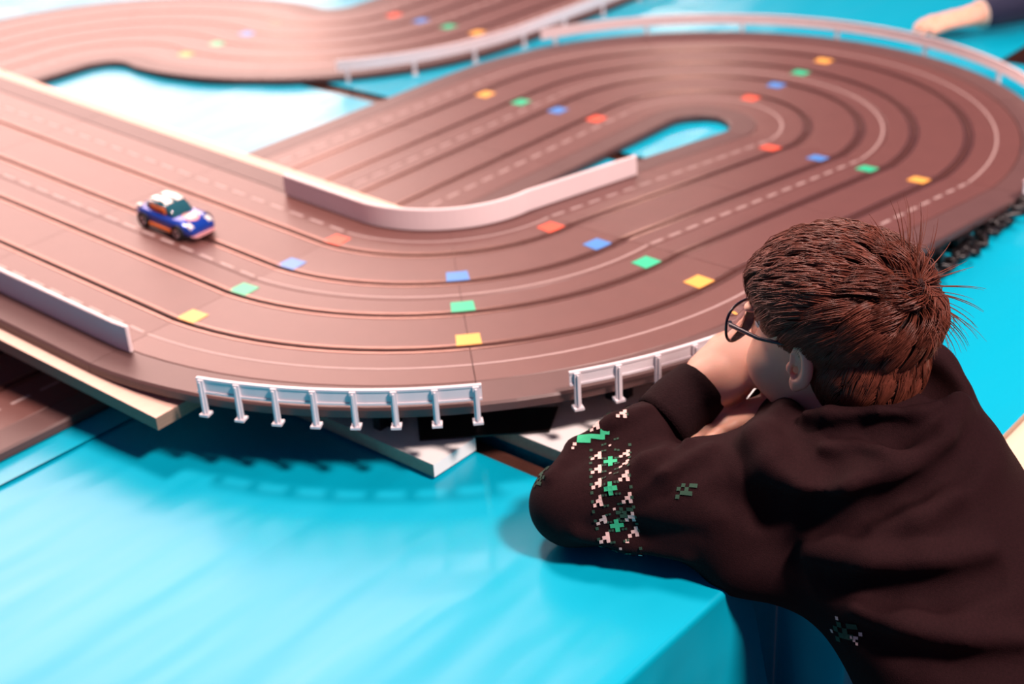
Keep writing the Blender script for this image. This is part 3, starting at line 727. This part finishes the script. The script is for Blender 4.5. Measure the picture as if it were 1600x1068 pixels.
# cuff
def ring_mesh(name, p0, p1, r0, r1, m, parent, wall=0.003, n=30, ribs=0.0008):
    p0 = Vector(p0); p1 = Vector(p1); t = (p1 - p0).normalized(); u = t.orthogonal().normalized(); v = t.cross(u)
    V = []; rows = 8
    prof = [(0, r0)] + [(i / (rows - 1), r0 + (r1 - r0) * i / (rows - 1) + 0.003 * math.sin(math.pi * i / (rows - 1))) for i in range(rows)] + [(1, r1 - wall), (0, r0 - wall)]
    for s_, r in prof:
        for j in range(n):
            a = 2 * math.pi * j / n; q = r + (ribs if j % 2 else 0); V.append(p0.lerp(p1, s_) + (u * math.cos(a) + v * math.sin(a)) * q)
    R_ = len(prof); F = [(i * n + j, i * n + (j + 1) % n, ((i + 1) % R_) * n + (j + 1) % n, ((i + 1) % R_) * n + j) for i in range(R_) for j in range(n)]
    bm = bmesh.new(); vs = [bm.verts.new(q) for q in V]
    for f in F: bm.faces.new([vs[i] for i in f])
    bmesh.ops.remove_doubles(bm, verts=bm.verts[:], dist=1e-6)
    return bmo(name, bm, m, parent, True)
tl = (WL - EL) / np.linalg.norm(WL - EL)
ring_mesh('cuff', WL - tl * 0.060, WL + tl * 0.008, 0.0375, 0.0365, M['rib'], hoodie)
tr_ = (WR - ER) / np.linalg.norm(WR - ER)
ring_mesh('cuff', WR - tr_ * 0.050, WR + tr_ * 0.006, 0.036, 0.033, M['rib'], hoodie)

# printed motifs on the sleeve: small cross and dot patches lying on the cloth
def patch(cells, size, p, nrm, upv, V, F):
    nrm = Vector(nrm).normalized(); u = Vector(upv); u = (u - nrm * u.dot(nrm)).normalized(); r = u.cross(nrm)
    p = Vector(p)
    for cx, cy in cells:
        q = []
        for sx, sy in ((-.5, -.5), (.5, -.5), (.5, .5), (-.5, .5)):
            w_ = p + r * (cx + sx) * size + u * (cy + sy) * size
            vv = hd.sample(w_); w_ = w_ - nrm * (vv - 0.0011); q.append(w_)
        b = len(V); V += q; F.append((b, b + 1, b + 2, b + 3))
PLUS = [(0, 0), (1, 0), (-1, 0), (0, 1), (0, -1)]
TEE = [(-1, 1), (0, 1), (1, 1), (0, 0), (1, -1)]
DOT = [(0, 0)]
CREEP = [(-1, 1), (1, 1), (0, 0), (-1, -1), (1, -1), (0, -1), (-2, 0), (2, 1), (-2, -2)]
sets = {'kgreen': ([], []), 'kpink': ([], []), 'kdark': ([], []), 'kblack': ([], [])}
axU = (SL - EL) / np.linalg.norm(SL - EL)
e1 = np.cross(axU, (0, 0, 1)); e1 /= np.linalg.norm(e1); e2 = np.cross(axU, e1)
def arm_surf(t, th):
    o = EL + (SL - EL) * t; d = e1 * math.cos(th) + e2 * math.sin(th)
    p = o + d * 0.11
    for _ in range(300):
        v = hd.sample(p)
        if v < 0.0006: return p
        p = p - d * max(0.0006, v * 0.6)
    return None
NB = 16
for i in range(NB):
    th = 2 * math.pi * i / NB
    for tt, kind, m, sz in ((0.235, PLUS, 'kgreen', 0.0050), (0.165, TEE, 'kpink', 0.0040), (0.305, TEE, 'kpink', 0.0040)):
        th2 = th + (0.5 * 2 * math.pi / NB if tt != 0.235 else 0)
        if i % 2 and tt == 0.235: kind, sz, m = DOT, 0.003, 'kpink'
        p = arm_surf(tt, th2)
        if p is not None: patch(kind, sz, p, hd.grad(p), axU, *sets[m])
    for tt in (0.195, 0.21, 0.26, 0.275):
        for hh in (0.25, 0.75):
            p = arm_surf(tt, th + hh * 2 * math.pi / NB)
            if p is not None: patch(DOT, 0.0026, p, hd.grad(p), axU, *sets['kdark'])
    for tt in (0.138, 0.332):
        for hh in (0, 0.5):
            p = arm_surf(tt, th + hh * 2 * math.pi / NB)
            if p is not None: patch(DOT, 0.0034, p, hd.grad(p), axU, *sets['kdark'])
for u, v, kind, m, sz in ((1073, 764, CREEP, 'kdark', 0.0045), (977, 800, CREEP, 'kdark', 0.004), (1320, 985, CREEP, 'kdark', 0.006), (1308, 965, DOT, 'kpink', 0.004), (1300, 985, DOT, 'kpink', 0.004), (1335, 1000, TEE, 'kpink', 0.003), (1345, 990, DOT, 'kpink', 0.004),
                          (850, 735, CREEP, 'kdark', 0.005), (845, 750, CREEP, 'kdark', 0.004), (905, 688, [(0, 0), (1, 0), (2, 0), (3, 1), (4, 1), (5, 1), (6, 2), (0, 1), (1, 1), (2, 1), (5, 2)], 'kgreen', 0.0052), (898, 694, DOT, 'kpink', 0.004), (895, 700, DOT, 'kpink', 0.003), (980, 845, DOT, 'kpink', 0.004)):
    p = surf(u, v)
    if p is not None: patch(kind, sz, p, hd.grad(p), U2, *sets[m])
for m, nm in (('kgreen', 'green_knit_motif'), ('kpink', 'pink_knit_motif'), ('kdark', 'dark_green_knit_motif')):
    V_, F_ = sets[m]; pyd(nm, V_, F_, M[m], hoodie)['kind'] = 'stuff'

# trousers and shoes (below the frame, behind the table edge)
tf = Field((0.30, 0.72, FLOOR_Z + 0.03), (0.78, 1.25, -0.16), 0.010)
for q in (-1, 1):
    hp = HIP + Rb * 0.065 * q; kn = np.array((hp[0] + 0.03, hp[1] + 0.0, -0.47)); an = np.array((hp[0] + 0.05, hp[1] - 0.08, FLOOR_Z + 0.09))
    tf.chain([hp, kn, an], [0.075, 0.058, 0.050], 0.02)
tf.ellipsoid(HIP + np.array((0, 0, -0.03)), (0.125, 0.10, 0.09), np.array([Rb, Fb, (0, 0, 1)]), 0.03)
tf.build('trousers', M['jeans'], boy, 2)
for q in (-1, 1):
    sf = Field((0.30, 0.75, FLOOR_Z), (0.82, 1.25, FLOOR_Z + 0.14), 0.006)
    hp = HIP + Rb * 0.065 * q; an = np.array((hp[0] + 0.05, hp[1] - 0.08, 0)); an[2] = FLOOR_Z + 0.040
    sf.ellipsoid(an + Fb * 0.05, (0.040, 0.105, 0.034), np.array([Rb, Fb, (0, 0, 1)]), 0.01); sf.capsule(an, an + np.array((0, 0, 0.05)), 0.038, 0.036, 0.02)
    sf.build('shoe', M['black'], boy, 2)

# glasses
gl = empty('glasses', H.p(0.09, 0, 0.01), boy); gl.location = Vector(H.p(0.09, 0, 0.01)) - boy.location
gl.parent = boy
GW = Vector(H.p(0.09, 0, 0.01))
def glink(o): o.parent = gl; o.matrix_parent_inverse = Matrix.Translation(-GW); return o
for q in (-1, 1):
    pts = []
    for i in range(28):
        a = 2 * math.pi * i / 28
        pts.append((0.027 * math.copysign(abs(math.cos(a)) ** 0.75, math.cos(a)), 0.0225 * math.copysign(abs(math.sin(a)) ** 0.8, math.sin(a))))
    P3 = [Vector(H.p(0.103 - 0.10 * abs(0.034 * q + x) ** 1.6 * 3, 0.034 * q + x, 0.006 + y)) for x, y in pts]
    glink(tube('lens_rim', P3 + [P3[0], P3[1]], 0.0017, M['frame'], None, 8))
    fr = Vector(H.B[0]); c0 = sum(P3, Vector()) / len(P3)
    V_ = [c0 + fr * 0.0005] + [p + fr * 0.0005 for p in P3] + [c0 - fr * 0.0005] + [p - fr * 0.0005 for p in P3]; n_ = len(P3)
    F_ = [(0, 1 + i, 1 + (i + 1) % n_) for i in range(n_)] + [(n_ + 1, n_ + 2 + (i + 1) % n_, n_ + 2 + i) for i in range(n_)] + [(1 + i, n_ + 2 + i, n_ + 2 + (i + 1) % n_, 1 + (i + 1) % n_) for i in range(n_)]
    glink(pyd('lens', V_, F_, M['lens'], None, True))
    glink(tube('temple', [H.p(0.094, q * 0.0615, 0.016), H.p(0.088, q * 0.067, 0.017), H.p(0.045, q * 0.0735, 0.018), H.p(0.005, q * 0.0745, 0.024), H.p(-0.020, q * 0.069, 0.022)], [0.0030, 0.0028, 0.0022, 0.0020, 0.002], M['frame'], None, 8))
glink(tube('bridge', [H.p(0.103, -0.009, 0.010), H.p(0.107, 0, 0.013), H.p(0.103, 0.009, 0.010)], 0.0016, M['frame'], None, 8))

# hair: base cap and many strands combed from a crown whorl
def hairfield(Hf, h=0.003):
    lo = Hf.c - 0.15 * Hf.s; hi = Hf.c + 0.17 * Hf.s
    f = Field(lo, hi, h)
    f.ellipsoid(Hf.p(-0.018, 0, 0.050), np.array((0.0935, 0.0715, 0.0755)) * Hf.s, Hf.B, 0.01)
    f.ellipsoid(Hf.p(-0.050, 0, -0.005), np.array((0.057, 0.0655, 0.0655)) * Hf.s, Hf.B, 0.02)
    f.ellipsoid(Hf.p(0.098, 0, 0.000), np.array((0.052, 0.090, 0.060)) * Hf.s, Hf.B, 0.01, 'sub')
    f.ellipsoid(Hf.p(0.045, 0, -0.060), np.array((0.070, 0.090, 0.080)) * Hf.s, Hf.B, 0.01, 'sub')
    for q in (-1, 1): f.ellipsoid(Hf.p(0.000, q * 0.078, -0.005), np.array((0.026, 0.022, 0.036)) * Hf.s, Hf.B, 0.006, 'sub')
    return f
hf = hairfield(H)
hair = hf.build('hair', M['hairbase'], boy, 1)
def strands(Hf, n, seed, parent, name='hair_strands', NG=420, seg=6):
    r = np.random.default_rng(seed)
    EA = (np.array((-0.014, 0, 0.042)), np.array((0.096, 0.074, 0.078)))
    EB = (np.array((-0.048, 0, -0.008)), np.array((0.060, 0.068, 0.068)))
    WH = np.array((-0.085, 0.020, 0.085)); down = np.array((0.12, 0, -1.0)); fwd = np.array((1.0, -0.45, 0.10))
    def grow(guide):
        while True:
            v = r.normal(0, 1, 3); v /= np.linalg.norm(v)
            SC, RAD = EA if r.random() < 0.66 else EB
            p = SC + RAD * v; f_, r_, u_ = p
            if SC is EB[0] and (u_ > 0.036 or f_ > -0.016): continue
            if SC is EA[0]:
                if f_ > 0.060 and u_ < 0.050: continue
                if f_ > 0.030 and u_ < 0.030: continue
                if f_ > -0.026 and u_ < 0.030 - 0.1 * max(0, f_): continue
                if u_ < -0.026: continue
            if u_ < -0.068: continue
            break
        nrm = v / RAD; nrm /= np.linalg.norm(nrm)
        away = p - WH; dist = np.linalg.norm(away); away = away / (dist + 1e-6)
        swirl = np.cross(nrm, away) * 0.6 * math.exp(-dist / 0.05)
        side = float(np.clip((0.085 - u_) / 0.05, 0, 1)); back = float(np.clip((-0.04 - f_) / 0.04, 0, 1)); topw = 1 - side
        g = away * 0.7 + swirl + down * (0.75 * side) + fwd * (0.75 * topw + 0.30 * side) * (1 - 0.75 * back) + r.normal(0, 0.10 if guide else 0.05, 3)
        g -= nrm * (g @ nrm); g /= np.linalg.norm(g) + 1e-6
        ln = 0.034 + 0.034 * topw + r.normal(0, 0.007)
        low = float(np.clip((0.01 - u_) / 0.06, 0, 1)); ln *= 1 - 0.55 * low
        stick = 1.0 if (dist < 0.040 and r.random() < 0.07) else 0.0
        lift = 0.13 + 0.50 * topw - 0.10 * low + 0.55 * stick + 0.12 * math.exp(-(dist / 0.03) ** 2) + r.normal(0, 0.07)
        q = p + nrm * 0.001; pts = [q.copy()]; dirv = g + nrm * lift
        for j in range(seg):
            dv = dirv / np.linalg.norm(dirv); q = q + dv * ln / seg
            w_ = (q - SC) / RAD; rr = np.linalg.norm(w_); nn = w_ / RAD; nn /= np.linalg.norm(nn)
            mn = 1.02 + (0.03 + 0.14 * topw) * min(1, (j + 1) / 2) * (1 - low)
            if rr < mn: q = SC + RAD * w_ / rr * mn
            pts.append(q.copy())
            c_ = float(dirv @ nn)
            dirv = dirv - nn * (0.22 + 0.08 * j) * (1 - 0.7 * stick) * (1 if c_ > -0.35 else 0) + down * 0.08 * side + fwd * 0.03 * topw
        return np.array(pts), stick
    G = []
    while len(G) < NG:
        g_, st_ = grow(True)
        if not st_: G.append(g_)
    GR = np.array([g[0] for g in G]); GA = np.array(G)
    wgt = (np.arange(seg + 1) / seg)[:, None]
    V = np.zeros((n, seg + 1, 3, 3)); 
    for m_ in range(n):
        P, st = grow(False)
        if not st:
            k = int(np.argmin(((GR - P[0]) ** 2).sum(1))); P = P + (GA[k] - P) * (0.62 * wgt ** 0.8)
        W = Hf.c + Hf.s * (P @ Hf.B)
        rad = r.uniform(0.00045, 0.0009) * Hf.s
        td = W[-1] - W[0]; a1 = np.cross(td, Hf.B[2] + 0.3 * Hf.B[1]); a1 /= np.linalg.norm(a1) + 1e-9; a2 = np.cross(td, a1); a2 /= np.linalg.norm(a2) + 1e-9
        ww = rad * (1 - 0.8 * wgt ** 2)
        for k in range(3): V[m_, :, k] = W + (a1 * math.cos(2.094 * k) + a2 * math.sin(2.094 * k)) * ww
    idx = np.arange(n * (seg + 1) * 3).reshape(n, seg + 1, 3)
    Fq = np.concatenate([np.stack([idx[:, :-1, k], idx[:, :-1, (k + 1) % 3], idx[:, 1:, (k + 1) % 3], idx[:, 1:, k]], -1).reshape(-1, 4) for k in range(3)])
    V = V.reshape(-1, 3)
    me = bpy.data.meshes.new(name)
    me.vertices.add(len(V)); me.vertices.foreach_set('co', V.astype(np.float32).ravel())
    me.loops.add(Fq.size); me.loops.foreach_set('vertex_index', Fq.astype(np.int32).ravel())
    me.polygons.add(len(Fq)); me.polygons.foreach_set('loop_start', np.arange(0, Fq.size, 4, dtype=np.int32))
    me.update(calc_edges=True)
    o = link(name, me, M['hair'], parent, True); o['kind'] = 'stuff'; return o
strands(H, 19000, 3, hair)

# ------------------------------------------------------------------ second person at the far right
P2 = empty('person', (1.90, 3.50, FLOOR_Z)); tag(P2, 'second person in a navy jumper resting a hand on the far blue cloth', 'person')
w2 = np.array((1.105, 3.205, 0.030)); el2 = np.array((1.36, 3.30, 0.045)); sh2 = np.array((1.67, 3.35, 0.26))
H2 = Frame((1.81, 3.54, 0.50), math.radians(-120))
b2 = Field((0.92, 3.02, -0.03), (1.95, 3.72, 0.66), 0.0045)
add_head(b2, H2); b2.capsule(H2.p(-0.02, 0, -0.04), (1.81, 3.52, 0.33), 0.05, 0.055, 0.02)
b2.chain([(1.81, 3.52, 0.33), sh2, el2, w2], [0.06, 0.045, 0.034, 0.024], 0.01)
add_hand(b2, w2 + np.array((0.004, 0, 0)), (-0.98, -0.10, -0.10), (0.0, -0.12, 1.0), 1, (0.05, 0.18, 0.2), 0.05, thumb=(0.7, 0.6), sc=1.0)
b2.build('body', M['skin'], P2, 1)
j2 = Field((1.08, 3.05, -0.35), (2.15, 3.9, 0.45), 0.008)
j2.chain([w2 + (el2 - w2) * 0.12, el2, sh2], [0.036, 0.050, 0.065], 0.02)
j2.ellipsoid((1.86, 3.50, 0.08), (0.17, 0.19, 0.30), None, 0.05); j2.ellipsoid((1.90, 3.50, -0.2), (0.17, 0.18, 0.2), None, 0.05)
j2.build('jumper', M['navy'], P2, 2)
ring_mesh('bracelet', w2 + (el2 - w2) * 0.03, w2 + (el2 - w2) * 0.05, 0.030, 0.030, M['bracelet'], P2, 0.003, 24, 0)
hf2 = hairfield(H2, 0.005); hf2.build('hair', M['hairbase'], P2, 1)
t2 = Field((1.6, 3.2, FLOOR_Z - 0.03), (2.2, 3.8, -0.2), 0.015)
for q in (-1, 1): t2.chain([(1.90 + 0.02 * q, 3.50 + 0.09 * q, -0.3), (1.90, 3.50 + 0.10 * q, FLOOR_Z + 0.066)], [0.095, 0.065], 0.02)
t2.build('trousers', M['jeans'], P2, 2)

# ------------------------------------------------------------------ blue slot car
tC = 0.222 / 1.75
pc = Vector(seg_left(tC, 1.0)); hdv = -(Vector(seg_left(tC + 0.01, 1.0)) - pc).normalized()
sd = Vector((hdv.y, -hdv.x, 0)).normalized(); upv = sd.cross(hdv)      # sd: right-hand side of the car
car = empty('slot_car', pc); tag(car, 'small blue slot car with painted cream roof highlights and orange windows racing on the bridge straight', 'toy car')
def cl(name, bm, m, parent=car, smooth=False):
    o = bmo(name, bm, m, None, smooth); o.parent = parent
    o.matrix_parent_inverse = Matrix.Translation(-pc) if parent is car else Matrix.Identity(4)
    return o
def CP(l, s_, z): return pc + hdv * l + sd * s_ + upv * z
def loft(secs, m=12):
    """secs: list of (l, halfwidth, z0, z1, power)"""
    bm = bmesh.new(); rings = []
    for l, w, z0, z1, pw in secs:
        ring_ = []
        for j in range(m):
            a = 2 * math.pi * (j + 0.5) / m; c_, s2 = math.cos(a), math.sin(a)
            ring_.append(bm.verts.new(CP(l, w * math.copysign(abs(c_) ** pw, c_), (z0 + z1) / 2 + (z1 - z0) / 2 * math.copysign(abs(s2) ** pw, s2))))
        rings.append(ring_)
    for a, b in zip(rings, rings[1:]):
        for j in range(m): bm.faces.new((a[j], a[(j + 1) % m], b[(j + 1) % m], b[j]))
    bm.faces.new(rings[0]); bm.faces.new(rings[-1][::-1])
    return bm
cl('car_body', loft([(-0.064, 0.020, 0.013, 0.024, .6), (-0.060, 0.027, 0.009, 0.030, .5), (-0.045, 0.030, 0.008, 0.033, .45), (-0.02, 0.0295, 0.008, 0.031, .45), (0.01, 0.0295, 0.008, 0.030, .45), (0.035, 0.030, 0.008, 0.030, .45), (0.055, 0.028, 0.008, 0.026, .5), (0.064, 0.021, 0.009, 0.021, .6)], 20), M['carblue'], car, True)
cl('cabin', loft([(-0.046, 0.020, 0.028, 0.033, .6), (-0.034, 0.0225, 0.028, 0.046, .55), (-0.012, 0.0225, 0.028, 0.048, .5), (0.006, 0.021, 0.028, 0.045, .55), (0.022, 0.019, 0.027, 0.031, .6)], 20), M['carglass'], car, True)
for q in (-1, 1):
    cl('roof_highlight', loft([(-0.034, 0.0065, 0.045, 0.0475, .6), (-0.012, 0.0068, 0.0475, 0.0492, .6), (0.004, 0.0065, 0.045, 0.0468, .6)], 10), M['carwhite']).location = sd * (0.010 * q)  # cream strips painted in as highlights on the dark roof
    cl('side_window', loft([(-0.028, 0.0022, 0.031, 0.042, .5), (0.004, 0.0022, 0.031, 0.041, .5)], 8), M['carorange']).location = sd * (0.0215 * q)
    cl('side_skirt', loft([(-0.026, 0.003, 0.008, 0.014, .5), (0.024, 0.003, 0.008, 0.014, .5)], 8), M['carorange']).location = sd * (0.0290 * q)
    cl('headlamp', loft([(0.050, 0.0055, 0.0225, 0.0285, .9), (0.060, 0.005, 0.018, 0.0250, .9)], 10), M['carwhite']).location = sd * (0.0185 * q)
    cl('rear_fender_light', loft([(-0.060, 0.005, 0.026, 0.0325, .9), (-0.050, 0.005, 0.029, 0.0345, .9)], 10), M['carwhite']).location = sd * (0.021 * q)
    for l in (-0.040, 0.038):
        bm = bmesh.new()
        for r_, w0, w1 in ((0.0125, 0.0215, 0.0325),):
            n_ = 20; A_ = [bm.verts.new(CP(l + r_ * math.cos(6.2832 * j / n_), q * w0, 0.0130 + r_ * math.sin(6.2832 * j / n_))) for j in range(n_)]
            B_ = [bm.verts.new(CP(l + r_ * math.cos(6.2832 * j / n_), q * w1, 0.0130 + r_ * math.sin(6.2832 * j / n_))) for j in range(n_)]
            for j in range(n_): bm.faces.new((A_[j], A_[(j + 1) % n_], B_[(j + 1) % n_], B_[j]))
            bm.faces.new(A_); bm.faces.new(B_[::-1])
        wh = cl('wheel', bm, M['tyre'])
        bm = bmesh.new(); n_ = 16; A_ = [bm.verts.new(CP(l + 0.007 * math.cos(6.2832 * j / n_), q * 0.0331, 0.0130 + 0.007 * math.sin(6.2832 * j / n_))) for j in range(n_)]
        c0 = bm.verts.new(CP(l, q * 0.0318, 0.0130))
        for j in range(n_): bm.faces.new((A_[j], A_[(j + 1) % n_], c0))
        cl('hub_cap', bm, M['hub'], wh)
cl('bonnet_badge', loft([(0.022, 0.004, 0.0290, 0.0305, 1), (0.028, 0.012, 0.0285, 0.0308, 1), (0.036, 0.014, 0.0280, 0.0306, 1), (0.044, 0.012, 0.0270, 0.0298, 1), (0.050, 0.004, 0.0265, 0.0285, 1)], 12), M['carpink'], car, True)
cl('bonnet_roundel', loft([(0.028, 0.003, 0.0300, 0.0312, 1), (0.032, 0.007, 0.0300, 0.0314, 1), (0.038, 0.007, 0.0295, 0.0310, 1), (0.042, 0.003, 0.0290, 0.0303, 1)], 12), M['carwhite'], car, True)
cl('front_bumper', loft([(0.060, 0.024, 0.0075, 0.0125, .6), (0.067, 0.020, 0.0075, 0.0120, .6)], 12), M['carpink'])
cl('guide_keel', loft([(0.030, 0.0008, -0.004, 0.010, .5), (0.050, 0.0008, -0.004, 0.010, .5)], 6), M['black'])
